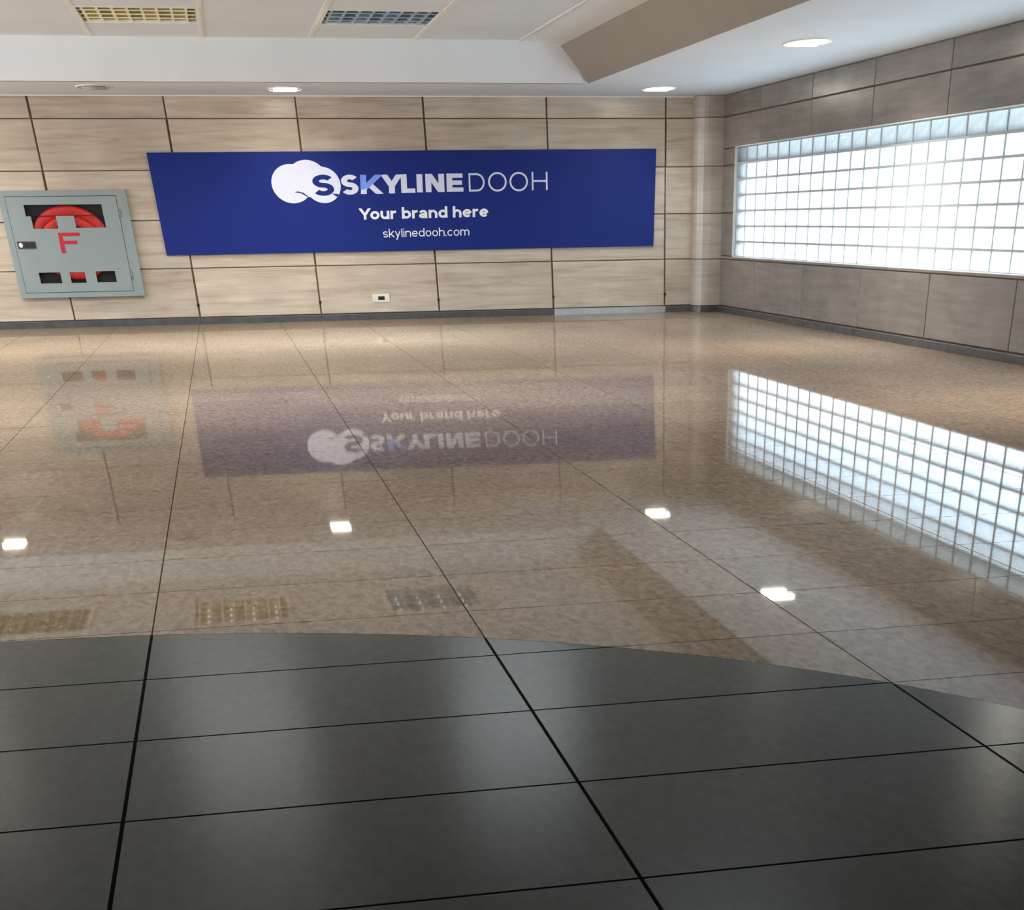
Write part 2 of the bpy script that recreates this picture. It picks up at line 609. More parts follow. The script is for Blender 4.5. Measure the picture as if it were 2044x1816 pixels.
# ---- right wall with the glass-block opening
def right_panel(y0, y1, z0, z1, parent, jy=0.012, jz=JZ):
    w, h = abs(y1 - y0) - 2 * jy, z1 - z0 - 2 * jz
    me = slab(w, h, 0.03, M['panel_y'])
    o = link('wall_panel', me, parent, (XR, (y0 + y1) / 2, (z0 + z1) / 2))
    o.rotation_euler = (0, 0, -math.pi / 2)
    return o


mb = MB()
X0w, X1w = XR + 0.028, XR + 0.20
mb.box(X0w, X1w, Y_REAR, 0.1, -0.1, WIN_Z0 - 0.012)
mb.box(X0w, X1w, Y_REAR, 0.1, WIN_Z1 + 0.012, 3.4)
mb.box(X0w, X1w, WIN_Y0 + 0.012, 0.1, WIN_Z0 - 0.012, WIN_Z1 + 0.012)
mb.box(X0w, X1w, Y_REAR, WIN_Y1 - 0.012, WIN_Z0 - 0.012, WIN_Z1 + 0.012)
wall_right = mb.build('wall_right', M['joint_wall'])
tag(wall_right, kind='structure', label='right wall of stone panels around a long glass block window')
ry = [-0.30, WIN_Y0, -2.10, -4.26, -6.43, -8.60, -10.78, -12.95, -15.13]
while ry[-1] - 2.17 > Y_REAR:
    ry.append(ry[-1] - 2.17)
lower = [-0.30, -2.10] + ry[3:]
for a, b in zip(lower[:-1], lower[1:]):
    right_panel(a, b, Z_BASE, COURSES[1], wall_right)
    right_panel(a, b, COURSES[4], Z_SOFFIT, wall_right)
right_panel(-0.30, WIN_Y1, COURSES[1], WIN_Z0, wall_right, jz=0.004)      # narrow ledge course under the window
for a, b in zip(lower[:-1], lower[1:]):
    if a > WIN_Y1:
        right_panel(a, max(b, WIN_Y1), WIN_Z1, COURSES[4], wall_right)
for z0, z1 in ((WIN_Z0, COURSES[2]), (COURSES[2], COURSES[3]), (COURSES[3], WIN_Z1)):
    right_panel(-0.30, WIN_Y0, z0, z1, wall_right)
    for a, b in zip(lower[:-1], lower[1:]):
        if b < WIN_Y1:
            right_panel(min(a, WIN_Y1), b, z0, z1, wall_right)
base_right = empty('baseboard_right')
tag(base_right, kind='structure', label='dark stone skirting along the right wall')
for a, b in zip(lower[:-1], lower[1:]):
    MB().prism([(XR - 0.035, 0.0), (XR - 0.035, Z_BASE - 0.014), (XR - 0.022, Z_BASE - 0.003), (XR + 0.026, Z_BASE - 0.003), (XR + 0.026, 0.0)],
               'y', a - 0.002, b + 0.002).build('skirting_stone', M['skirting_dark'], base_right)

# ---- corner pilaster with rounded outer edge, in the same courses
def pilaster_profile(grow=0.0):
    pts = [(7.335 - grow, 0.02)]
    cx, cy, r = 7.56, -0.10, 0.205 + grow
    pts.append((7.335 - grow, -0.06))
    for t in range(0, 7):
        a = math.pi + t * (math.pi / 2) / 6
        pts.append((cx + (0.225 + grow) * math.cos(a), cy + r * math.sin(a)))
    pts += [(XR + 0.02, -0.305 - grow), (XR + 0.02, 0.02)]
    return pts


pil = MB().prism(pilaster_profile(-0.01), 'z', 0.0, Z_SOFFIT).build('wall_pilaster', M['joint_wall'])
tag(pil, kind='structure', label='rounded stone pilaster filling the corner of the two walls')
for z0, z1 in zip(COURSES[:-1], COURSES[1:]):
    MB().prism(pilaster_profile(), 'z', z0 + 0.006, z1 - 0.006).build('stone_course', M['panel_col'], pil)
MB().prism(pilaster_profile(0.03), 'z', 0.0, Z_BASE - 0.004).build('skirting_stone', M['skirting_dark'], pil)

# ---- glass block window
win = empty('window_1', (XR, 0, 0))
tag(win, kind='structure', label='long glass block window glowing with daylight in the right wall')
mb = MB()
J = 0.011
for r in range(BLK_ROWS + 1):
    z = WIN_Z0 + r * BLK_Z
    mb.box(0.035, 0.085, WIN_Y1, WIN_Y0, z - J, z + J)
for c in range(BLK_N + 1):
    y = WIN_Y0 - c * BLK_Y
    mb.box(0.036, 0.084, y - J * 1.15, y + J * 1.15, WIN_Z0, WIN_Z1)
mb.build('mortar_grid', M['mortar'], win)
# white reveal trim round the opening
mb = MB()
mb.box(0.0, 0.10, WIN_Y0 - 0.004, WIN_Y0 + 0.022, WIN_Z0 - 0.004, WIN_Z1 + 0.004)
mb.build('frame_jamb', M['frame_white'], win)
MB().box(0.0, 0.10, WIN_Y1, WIN_Y0, WIN_Z1 + 0.001, WIN_Z1 + 0.011).build('frame_head', M['frame_white'], win)
MB().box(0.002, 0.10, WIN_Y1, WIN_Y0, WIN_Z0 - 0.011, WIN_Z0 - 0.001).build('frame_sill', M['plainwall'], win)
# one pillow-shaped block, shared by all
hy, hz = BLK_Y / 2 - J * 1.15, BLK_Z / 2 - J
us = (-1, -0.9, -0.7, -0.3, 0.3, 0.7, 0.9, 1)
bv, bf = [], []
for a in us:
    for b in us:
        e = max(abs(a), abs(b))
        bulge = 0.024 * (1 - e ** 4)
        bv.append((0.045 - bulge, a * hy, b * hz))
nu = len(us)
for i in range(nu - 1):
    for j in range(nu - 1):
        bf.append((i * nu + j, i * nu + j + 1, (i + 1) * nu + j + 1, (i + 1) * nu + j))
block_me = mesh('glass_block', bv, bf, M['block'], smooth=True)
for r in range(BLK_ROWS):
    for c in range(BLK_N):
        link('glass_block', block_me, win, (0, WIN_Y0 - (c + 0.5) * BLK_Y, WIN_Z0 + (r + 0.5) * BLK_Z))

# ---- outside: lintel and pier that shade the top row and the first column, paving
out_wall = MB()
out_wall.box(XR + 0.36, XR + 0.7, WIN_Y1 - 0.5, 0.2, WIN_Z1 - BLK_Z * 0.9, 3.4)
out_wall.box(XR + 0.30, XR + 0.7, WIN_Y0 - BLK_Y * 0.8, 0.2, -0.3, WIN_Z1 - BLK_Z)
tag(out_wall.build('wall_outer', M['rendered']), kind='structure', label='outer concrete lintel and pier behind the glass blocks')
tag(MB().box(XR + 0.27, XR + 40, -50, 20, -0.5, -0.3).build('ground_outside', M['ground']), kind='structure',
    label='pale paving outside the glass blocks')

# ---- ceiling: low soffits round a raised tray of tiles, tapered taupe beam
soffit = MB()
soffit.box(XL, XR + 0.03, Y_FASCIA + 0.001, 0.03, Z_SOFFIT, Z_SOFFIT + 0.06)
soffit.box(BEAM[2][0], XR + 0.03, Y_REAR, Y_FASCIA, Z_SOFFIT, Z_SOFFIT + 0.06)
ceiling = soffit.build('ceiling', M['white'])
tag(ceiling, kind='structure', label='white ceiling with low soffits around a raised tiled tray')
MB().box(XL, BEAM[1][0] + 0.3, Y_FASCIA - 0.006, Y_FASCIA + 0.06, Z_SOFFIT, Z_UP + 0.06).build('fascia', M['white'], ceiling)
MB().prism([BEAM[0], BEAM[1], (BEAM[1][0], BEAM[1][1] + 0.06), (BEAM[0][0], BEAM[0][1] + 0.06)], 'y', Y_REAR, Y_FASCIA).build('tray_edge', M['white'], ceiling)
MB().prism([BEAM[1], BEAM[2], (BEAM[2][0] + 0.06, BEAM[2][1] + 0.05), (BEAM[1][0] + 0.06, BEAM[1][1] + 0.05)], 'y', Y_REAR, Y_FASCIA).build('sloping_face', M['beam'], ceiling)
MB().box(XL - 0.2, XR + 0.3, Y_REAR - 0.2, 0.3, Z_UP + 0.3, Z_UP + 0.4).build('roof_slab', M['plainwall'], ceiling)
FX0, FPX = -0.487, 2.705          # louvre light columns
TPX = FPX / 2
tx = [XL] + [FX0 - TPX / 2 + TPX * k for k in range(-4, 4)] + [BEAM[0][0]]
tx = sorted(x for x in tx if XL <= x <= BEAM[0][0])
tx = [x for i, x in enumerate(tx) if i == 0 or x - tx[i - 1] > 0.1]
ty = [Y_FASCIA, -4.02]
while ty[-1] - 1.46 > Y_REAR:
    ty.append(ty[-1] - 1.46)
ty.append(Y_REAR)
fixture_cells = {}
FIX_COLS = [FX0 + FPX * k for k in (-1, 0, 1)]
FIX_ROWS = [-4.75, -12.05, -19.35]
tile_cache = {}
for a, b in zip(tx[:-1], tx[1:]):
    for c, e in zip(ty[:-1], ty[1:]):
        cx, cy = (a + b) / 2, (c + e) / 2
        if any(abs(cx - fx) < 0.3 for fx in FIX_COLS) and any(abs(cy - fy) < 0.3 for fy in FIX_ROWS):
            continue
        w, d2 = b - a - 0.01, c - e - 0.01
        key = (round(w, 3), round(d2, 3))
        if key not in tile_cache:
            m2 = MB().box(-w / 2, w / 2, -d2 / 2, d2 / 2, 0, 0.02)
            tile_cache[key] = mesh('ceiling_tile', m2.v, m2.f, M['ctile'])
        link('ceiling_tile', tile_cache[key], ceiling, (cx, cy, Z_UP))
for x in tx[1:-1]:
    MB().box(x - 0.03, x + 0.03, Y_REAR, Y_FASCIA, Z_UP - 0.006, Z_UP + 0.015).build('tile_runner', M['runner'], ceiling)
for y in ty[1:-1]:
    MB().box(XL, BEAM[0][0], y - 0.02, y + 0.02, Z_UP - 0.0012, Z_UP + 0.015).build('tile_runner', M['ctile'], ceiling)
MB().box(BEAM[0][0] - 0.03, BEAM[0][0] + 0.005, Y_REAR, Y_FASCIA, Z_UP - 0.012, Z_UP + 0.02).build('shadow_gap', M['plainwall'], ceiling)
MB().box(XL, XR, -0.03, 0.0, Z_SOFFIT - 0.012, Z_SOFFIT - 0.0005).build('wall_trim', M['white'], ceiling)

# ---- unseen sides of the hall, with an added glowing window for fill light
LZ0, LZ1, LY0, LY1 = 0.25, 2.5, -1.5, -17.5
mb = MB()
mb.box(XL - 0.2, XL, Y_REAR, 0.03, -0.1, LZ0)
mb.box(XL - 0.2, XL, Y_REAR, 0.03, LZ1, 3.4)
mb.box(XL - 0.2, XL, LY0, 0.03, LZ0, LZ1)
mb.box(XL - 0.2, XL, Y_REAR, LY1, LZ0, LZ1)
tag(mb.build('wall_left', M['plainwall']), kind='structure', label='plain wall left of the frame with an added frosted fill-light window')
fill_win = empty('fill_window', (XL, 0, 0))
tag(fill_win, kind='structure', label='added frosted window giving fill light, unseen in the wall left of the frame')
NP = 8
pw = (LY0 - LY1) / NP
for k in range(NP):
    yc = LY0 - (k + 0.5) * pw
    MB().box(-0.12, -0.10, yc - pw / 2 + 0.04, yc + pw / 2 - 0.04, LZ0 + 0.04, LZ1 - 0.04).build('fill_pane', M['frosted'], fill_win)
for k in range(NP + 1):
    yc = LY0 - k * pw
    MB().box(-0.15, -0.05, yc - 0.04, yc + 0.04, LZ0, LZ1).build('mullion', M['frame_white'], fill_win)
MB().box(-0.15, -0.05, LY1, LY0, LZ0, LZ0 + 0.04).build('bottom_rail', M['frame_white'], fill_win)
MB().box(-0.15, -0.05, LY1, LY0, LZ1 - 0.04, LZ1).build('top_rail', M['frame_white'], fill_win)
tag(MB().box(XL - 0.2, XR + 0.3, Y_REAR - 0.2, Y_REAR, -0.1, 3.4).build('wall_rear', M['plainwall']), kind='structure', label='plain wall behind the viewer')


# ================================================================== THINGS
# ---- louvred ceiling lights
LW, LL = 1.27, 1.45


def area_lamp(name, parent, col, watts):
    ld = bpy.data.lights.new(name, 'AREA')
    ld.shape = 'RECTANGLE'
    ld.size, ld.size_y = LW * 0.9, LL * 0.9
    ld.color = col
    ld.energy = watts
    ld.spread = math.radians(157)
    o = bpy.data.objects.new(name, ld)
    COL.objects.link(o)
    o.parent = parent
    o.location = (0, 0, -0.012)
    return o


def louvre_light(x, y, metal, tube, col, watts, label, detailed):
    t = empty('ceiling_light', (x, y, Z_UP))
    tag(t, label, 'ceiling light', 'recessed louvre ceiling lights')
    hw, hl = LW / 2, LL / 2
    mb = MB()
    for (a, b, c, d) in ((-hw - 0.05, -hw, -hl, hl), (hw, hw + 0.05, -hl, hl), (-hw - 0.05, hw + 0.05, -hl - 0.03, -hl), (-hw - 0.05, hw + 0.05, hl, hl + 0.03)):
        mb.box(a, b, c, d, -0.012, 0.02)
    mb.build('trim_frame', M['runner'], t)
    mb = MB()
    mb.box(-hw, hw, -hl, hl, 0.17, 0.18)
    mb.box(-hw, -hw + 0.01, -hl, hl, 0.0, 0.17)
    mb.box(hw - 0.01, hw, -hl, hl, 0.0, 0.17)
    mb.box(-hw, hw, -hl, -hl + 0.01, 0.0, 0.17)
    mb.box(-hw, hw, hl - 0.01, hl, 0.0, 0.17)
    mb.build('housing', metal, t)
    m1 = MB().box(-0.014, 0.014, -hl + 0.01, hl - 0.01, 0.0, 0.05)
    m2 = MB().box(-hw + 0.01, hw - 0.01, -0.006, 0.006, 0.004, 0.05)
    if detailed:
        a = mesh('louvre_blade', m1.v, m1.f, M['blade'][metal.name])
        b = mesh('cross_blade', m2.v, m2.f, metal)
        for k in range(8):
            link('louvre_blade', a, t, (-hw + LW * (k + 0.35) / 8, 0, 0))
        for k in range(3):
            cb = link('cross_blade', b, t, (0, -hl + LL * (k + 1) / 4, 0))
            MB().box(-hw + 0.01, hw - 0.01, -0.03, 0.03, -0.002, 0.004).build('blade_edge', M['blade'][metal.name], cb)
    else:
        mb = MB()
        for k in range(8):
            dx = -hw + LW * (k + 0.35) / 8
            mb.add([(p[0] + dx, p[1], p[2]) for p in m1.v], m1.f)
        for k in range(3):
            dy = -hl + LL * (k + 1) / 4
            mb.add([(p[0], p[1] + dy, p[2]) for p in m2.v], m2.f)
        mb.build('louvre', metal, t)
    for k in range(4):
        xx = -hw + LW * (k + 0.5) / 4
        MB().tube([(xx, -hl + 0.06, 0.12), (xx, hl - 0.06, 0.12)], 0.016, 8).build('fluorescent_tube', tube, t, smooth=True)
    area_lamp('lamp_light', t, col, watts)
    return t


M['blade'] = {M['alu_lamplit'].name: plain('lamplit_louvre_fin', srgb(250, 244, 214), 0.35, noise=0.01),  # fins coloured as if catching the warm lamps
              M['alu_daylit'].name: plain('daylit_louvre_fin', srgb(176, 192, 200), 0.3, metal=0.5, noise=0.2, scale=20)}  # fins carry the reflected daylight in their tint
WARM, MIDW, COOL = (1.0, 0.96, 0.86), (0.94, 0.97, 0.95), (0.85, 0.96, 1.0)
for ri, fy in enumerate(FIX_ROWS):  # third row and the off-frame first-row light are added for brightness
    for ci, fx in enumerate(FIX_COLS):
        gold = ci < 2  # columns whose metal carries the warm lamplight tint
        label = {(0, 1): 'lamplight-tinted louvre light set in the ceiling tiles, left of the two in view',
                 (0, 2): 'daylight-tinted louvre light set in the ceiling tiles nearer the sloping beam',
                 (0, 0): 'added unseen lamplight-tinted louvre light just left of the frame, in line with the two in view',
                 (1, 0): 'louvre light overhead in the second row, nearest the left wall',
                 (1, 1): 'louvre light overhead in the second row, glowing yellowish in the slate floor',
                 (1, 2): 'louvre light overhead in the second row, glowing grey in the slate floor',
                 (2, 0): 'added unseen louvre light in the third row near the viewer, nearest the left wall',
                 (2, 1): 'added unseen louvre light in the third row near the viewer, middle of three',
                 (2, 2): 'added unseen louvre light in the third row near the viewer, nearest the beam'}[(ri, ci)]
        louvre_light(fx, fy, M['alu_lamplit'] if gold else M['alu_daylit'], M['tube_warm'] if gold else M['tube_cool'],
                     (WARM, MIDW, COOL)[ci], LIGHT_WATTS * (1.6, 1.0, 0.35)[ri] * (0.75, 1.0, 1.3)[ci], label, ri == 0 and ci >= 1)


# ---- oval downlights in the soffits
def downlight(x, y, lit, label, watts=10.0):
    t = empty('downlight', (x, y, Z_SOFFIT))
    tag(t, label, 'downlight', 'oval downlights in the white soffit')
    n = 28
    rx, ry_ = 0.215, 0.40

    def ell(s, z):
        return [(rx * s * math.cos(2 * math.pi * k / n), ry_ * s * math.sin(2 * math.pi * k / n), z) for k in range(n)]
    v = ell(1.12, 0.0) + ell(1.10, -0.012) + ell(1.0, -0.012) + ell(0.98, 0.0)
    f = []
    for r in range(3):
        for k in range(n):
            f.append((r * n + k, r * n + (k + 1) % n, (r + 1) * n + (k + 1) % n, (r + 1) * n + k))
    link('trim_ring', mesh('trim_ring', v, f, M['runner'], True), t)
    v = ell(1.0, -0.009)
    link('reflector', mesh('reflector', v, [tuple(range(n))[::-1]], M['reflector']), t)
    for s in (-1, 1):
        pts = [(-0.15, s * 0.15, -0.011), (0.15, s * 0.15, -0.011)]
        o = MB().tube(pts, 0.045, 10)
        o.v = [(a, s * 0.15 + (b - s * 0.15) * 2.0, -0.014 + (c + 0.011) * 0.22) for a, b, c in o.v]
        o.build('lamp_tube', M['lamp'] if lit else M['lamp_off'], t, smooth=True)
    if lit:
        ld = bpy.data.lights.new('lamp_light', 'AREA')
        ld.shape = 'ELLIPSE'
        ld.size, ld.size_y = 0.34, 0.6
        ld.energy = watts
        ld.color = (1.0, 0.95, 0.87)
        ld.spread = math.radians(150)
        lo = bpy.data.objects.new('lamp_light', ld)
        COL.objects.link(lo)
        lo.parent = t
        lo.location = (0, 0, -0.035)
    return t


downlight(1.205, -1.30, True, 'lit oval downlight in the soffit above the cloud emblem')
downlight(6.39, -1.60, True, 'lit oval downlight in the soffit near the corner pilaster')
downlight(-1.28, -1.50, False, 'unlit oval downlight in the soffit above the fire cabinet')
downlight(-3.78, -1.30, True, 'lit downlight left of the frame, mirrored at the left of the floor')
downlight(6.35, -8.0, True, 'lit downlight in the right soffit, mirrored beside the dark beam reflection', 38.0)
downlight(6.35, -14.6, True, 'added lit downlight in the right soffit out of frame, nearer the viewer', 45.0)  # unseen lamp added to lighten the floor on the right


# ---- lettering: a small stroke font (units of cap height)
def arc(cx, cy, rx, ry_, a0, a1, n=18):
    return [(cx + rx * math.cos(math.radians(a0 + (a1 - a0) * i / n)), cy + ry_ * math.sin(math.radians(a0 + (a1 - a0) * i / n))) for i in range(n + 1)]


def glyph(ch, t, w=None):
    """Strokes (centre lines) and advance width of a character for stroke thickness t."""
    m = t / 2
    xh = 0.74
    if ch.islower() or ch == '.':
        w = 0.64 + t * 0.45
        rx, ry_ = w / 2 - m, xh / 2 - m
        cx, cy = w / 2, xh / 2
        oval = arc(cx, cy, rx, ry_, 0, 360, 28)
        arch = [(m, 0), (m, xh)], arc(w / 2 - 0.01, xh - m - 0.27, rx - 0.01, 0.27, 170, 0, 14) + [(w - 0.02 - m, 0)]
        if ch == 'o':
            return [oval], w
        if ch == 'c':
            return [arc(cx, cy, rx, ry_, 45, 315, 24)], w * 0.92
        if ch == 'e':
            return [arc(cx, cy, rx, ry_, 0, 318, 26), [(m, cy), (w - m * 1.0, cy)]], w
        if ch == 'b':
            return [oval, [(m, 0), (m, 1.03)]], w
        if ch == 'd':
            return [oval, [(w - m, 0), (w - m, 1.03)]], w
        if ch == 'a':
            w2 = w * 0.92
            ax = w2 / 2 - 0.01
            return [arc(ax, xh - m - 0.2, ax - m, 0.2, 160, 0, 14) + [(w2 - m - 0.01, 0)],
                    arc(ax - 0.01, 0.225, ax - m - 0.01, 0.225 - m, 0, 360, 22)], w2 + 0.02
        if ch == 'n':
            return list(arch), w - 0.02
        if ch == 'h':
            return [[(m, 0), (m, 1.03)], arch[1]], w - 0.02
        if ch == 'u':
            return [[(w - 0.02 - x, xh - y) for x, y in s] for s in arch], w - 0.02
        if ch == 'm':
            ww = w * 0.86
            a1 = arc(ww / 2, xh - m - 0.25, ww / 2 - m, 0.25, 170, 0, 12) + [(ww - m, 0)]
            a2 = [(x + ww - t, y) for x, y in a1]
            return [[(m, 0), (m, xh)], a1, a2], 2 * ww - t
        if ch == 'r':
            return [[(m, 0), (m, xh)], arc(0.30 + m, xh - m - 0.26, 0.30, 0.26, 180, 78, 10)], 0.38 + m
        if ch == 'l':
            return [[(m, 0), (m, 1.03)]], t
        if ch == 'i':
            return [[(m, 0), (m, xh)], [(m, 0.90), (m, 0.90 + t * 1.1)]], t
        if ch == '.':
            return [[(m, 0), (m, t * 1.1)]], t
        if ch == 'k':
            return [[(m, 0), (m, 1.03)], [(m, 0.26), (w * 0.86 - m * 0.4, xh)], [(0.2 + m, 0.38), (w * 0.92 - m * 0.4, 0)]], w * 0.9
        if ch == 'y':
            c2 = w * 0.46
            return [[(m * 0.9, xh), (c2, 0.02)], [(2 * c2 - m * 0.9, xh), (c2 - 0.10, -0.22), (c2 - 0.24, -0.25)]], 2 * c2
        if ch == 's':
            w2 = w * 0.84
            r = (xh - t) / 4
            a = w2 / 2 - m
            return [arc(w2 / 2, xh - m - r, a, r, 25, 270, 16) + arc(w2 / 2, m + r, a, r, 90, -155, 16)[1:]], w2
    if ch == 'S':
        w = w or 0.88
        r = (1 - t) / 4
        a = w / 2 - m
        return [arc(w / 2, 1 - m - r, a, r, 30, 270, 18) + arc(w / 2, m + r, a, r, 90, -150, 18)[1:]], w
    if ch == 'K':
        w = w or 1.0
        return [[(m, 0), (m, 1)], [(m, 0.26), (w - m * 1.25, 1.0)], [(w * 0.40, 0.50), (w - m * 1.1, 0.0)]], w
    if ch == 'Y':
        w = w or 1.0
        return [[(m * 1.2, 1), (w / 2, 0.40)], [(w - m * 1.2, 1), (w / 2, 0.40)], [(w / 2, 0.46), (w / 2, 0)]], w
    if ch == 'L':
        w = w or 0.66
        return [[(m, 0), (m, 1)], [(0, m * 0.95), (w, m * 0.95)]], w
    if ch == 'I':
        return [[(m, 0), (m, 1)]], t
    if ch == 'N':
        w = w or 0.96
        return [[(m, 0), (m, 1)], [(m * 1.15, 1.0), (w - m * 1.15, 0.0)], [(w - m, 0), (w - m, 1)]], w
    if ch == 'E':
        w = w or 0.74
        return [[(m, 0), (m, 1)], [(0, 1 - m), (w * 0.97, 1 - m)], [(0, 0.5), (w * 0.92, 0.5)], [(0, m), (w, m)]], w
    if ch == 'D':
        w = w or 0.92
        c = w - 0.5
        return [[(m, 0), (m, 1)], [(0, 1 - m), (c - 0.02, 1 - m)] + arc(c, 0.5, 0.5 - m, 0.5 - m, 88, -88, 20) + [(c - 0.02, m), (0, m)]], w
    if ch == 'O':
        w = w or 1.0
        return [arc(w / 2, 0.5, w / 2 - m, 0.51 - m, 0, 360, 36)], w
    if ch == 'H':
        w = w or 0.86
        return [[(m, 0), (m, 1)], [(w - m, 0), (w - m, 1)], [(m, 0.5), (w - m, 0.5)]], w
    if ch == 'F':
        w = w or 0.86
        return [[(m, 0), (m, 1)], [(0, 1 - m), (w, 1 - m)], [(0, 0.52), (w * 0.82, 0.52)]], w
    return [], 0.34


def ribbon(pts, t):
    """2-D outline strip of a polyline with mitred joints."""
    n = len(pts)
    closed = math.hypot(pts[0][0] - pts[-1][0], pts[0][1] - pts[-1][1]) < 1e-6
    P = [Vector((p[0], p[1])) for p in pts]
    L, R = [], []
    for i in range(n):
        if closed and i in (0, n - 1):
            d0, d1 = (P[-1] - P[-2]).normalized(), (P[1] - P[0]).normalized()
        else:
            d0 = (P[i] - P[max(i - 1, 0)])
            d1 = (P[min(i + 1, n - 1)] - P[i])
            d0 = d0.normalized() if d0.length > 1e-9 else d1.normalized()
            d1 = d1.normalized() if d1.length > 1e-9 else d0
        d = (d0 + d1).normalized()
        nn = Vector((-d.y, d.x))
        c = max(0.5, nn.dot(Vector((-d0.y, d0.x))))
        L.append(P[i] + nn * (t / 2 / c))
        R.append(P[i] - nn * (t / 2 / c))
    return L, R


def strokes_to_mb(mb, strokes, t, fx, fz, y0, y1, flags=''):
    """Turn strokes into thin plates; fx, fz map glyph units to wall x and z."""
    for si, s in enumerate(strokes):
        y0 = y0 - 0.0003
        if len(s) == 2 and s[0][1] != s[1][1] and abs(s[0][0] - s[1][0]) > 1e-6:
            # slanting straight stroke: run on past the cap lines, then trim level with them
            (ax, ay), (bx, by) = s
            if ay in (0, 1, 0.0, 1.0):
                k = t / abs(ay - by)
                ax, ay = ax + (ax - bx) * k, ay + (ay - by) * k
            if by in (0, 1, 0.0, 1.0):
                k = t / abs(by - s[0][1])
                bx, by = bx + (bx - s[0][0]) * k, by + (by - s[0][1]) * k
            L, R = ribbon([(ax, ay), (bx, by)], t)
            poly = [L[0], L[1], R[1], R[0]]
            for lim, sgn in ((0.0, 1), (1.0, -1)):
                outp = []
                for i in range(len(poly)):
                    p, q = poly[i], poly[(i + 1) % len(poly)]
                    ip, iq = (p.y - lim) * sgn >= -1e-9, (q.y - lim) * sgn >= -1e-9
                    if ip:
                        outp.append(p)
                    if ip != iq:
                        f = (lim - p.y) / (q.y - p.y)
                        outp.append(p + (q - p) * f)
                poly = outp
            if len(poly) >= 3 and 'clip' in flags:
                n = len(poly)
                v = [(fx(p.x, p.y), y0, fz(p.x, p.y)) for p in poly] + [(fx(p.x, p.y), y1, fz(p.x, p.y)) for p in poly]
                mb.add(v, [tuple(range(n)), tuple(range(2 * n - 1, n - 1, -1))] + [(i, i + n, (i + 1) % n + n, (i + 1) % n) for i in range(n)])
                continue
        L, R = ribbon(s, t)
        for i in range(len(s) - 1):
            q = [L[i], L[i + 1], R[i + 1], R[i]]
            v = [(fx(p.x, p.y), y0, fz(p.x, p.y)) for p in q] + [(fx(p.x, p.y), y1, fz(p.x, p.y)) for p in q]
            mb.add(v, [(0, 1, 2, 3), (7, 6, 5, 4), (0, 4, 5, 1), (1, 5, 6, 2), (2, 6, 7, 3), (3, 7, 4, 0)])


def text_line(parent, mat, text, t, x0, x1, z0, z1, cap, gap, y0, y1, shear=0.08, space=0.36):
    """Set a line from x0 to x1 whose baseline runs z0 -> z1, cap height in metres."""
    pos, adv = [], 0.0
    for ch in text:
        if ch == ' ':
            adv += space
            continue
        g, w = glyph(ch, t)
        pos.append((adv, g))
        adv += w + gap - (0.16 if ch == 'Y' else 0)
    adv -= gap
    k = (x1 - x0) / adv
    for a, g in pos:
        mb = MB()
        fx = lambda u, v, a=a: x0 + (u + a) * k + v * cap * shear
        fz = lambda u, v, a=a: z0 + (z1 - z0) * (u + a) / adv + v * cap
        strokes_to_mb(mb, g, t, fx, fz, y0, y1, 'clip' if g is pos[0][1] and text[0] == 'Y' else '')
        mb.build('letter', mat, parent)


def one_glyph(mb, ch, t, x0, x1, z0, z1, y0, y1, shear=0.08, only=None, stretch=1.0):
    g, w = glyph(ch, t, (x1 - x0) / (z1 - z0) / stretch)
    if only is not None:
        g = [g[i] for i in only]
    fx = lambda u, v: x0 + u / w * (x1 - x0) + v * (z1 - z0) * shear
    fz = lambda u, v: z0 + v * (z1 - z0)
    strokes_to_mb(mb, g, t, fx, fz, y0, y1, 'clip')


# ---- blue advertising board
board = empty('advertising_board', (0, 0, 0))
tag(board, 'long blue advertising board with white cloud emblem and lettering on the back wall', 'sign')
BY = -0.03
MB().prism([(-0.811, 1.998), (6.754, 2.018), (6.712, 0.850), (-0.781, 0.835)], 'y', BY, -0.002).build('board_panel', M['blue'], board)
ya, yb = BY - 0.0035, BY - 0.0002
TB, TT = 0.235, 0.10
brand = empty('brand_lettering')
brand.parent = board
for ch, t, x0, x1, z0, z1, sh, only in (
        ('S', 0.225, 1.90, 2.155, 1.512, 1.740, 0.08, None), ('K', TB, 2.185, 2.520, 1.518, 1.737, 0.08, [2]),
        ('Y', TB, 2.485, 2.82, 1.522, 1.737, 0.08, None), ('L', TB, 2.795, 3.005, 1.528, 1.740, 0.05, None),
        ('I', TB, 3.030, 3.118, 1.531, 1.740, 0.05, None), ('N', TB, 3.163, 3.447, 1.532, 1.743, 0.05, None),
        ('E', TB, 3.482, 3.735, 1.534, 1.745, 0.05, None), ('D', TT, 3.820, 4.062, 1.534, 1.746, 0.04, None),
        ('O', TT, 4.118, 4.402, 1.533, 1.756, 0.03, None), ('O', TT, 4.446, 4.730, 1.534, 1.756, 0.03, None),
        ('H', TT, 4.790, 5.035, 1.543, 1.758, 0.03, None)):
    mb = MB()
    one_glyph(mb, ch, t, x0, x1, z0, z1, ya, yb, shear=sh, only=only, stretch=1.75 if t > 0.2 else 1.17)
    if ch == 'K':
        mb.prism([(2.186, 1.518), (2.273, 1.518), (2.281, 1.585), (2.194, 1.565)], 'y', ya - 0.0009, yb)
    mb.build('letter', M['ink_lilac'], brand)
mb = MB()
one_glyph(mb, 'K', TB, 2.185, 2.520, 1.518, 1.737, ya - 0.0002, yb, only=[1], stretch=1.75)
mb.prism([(2.190, 1.560), (2.278, 1.580), (2.291, 1.737), (2.203, 1.737)], 'y', ya - 0.0012, yb)
mb.build('letter', M['ink_sky'], brand)['label'] = 'sky blue upper half of the letter K'
slogan = empty('slogan_lettering')
slogan.parent = board
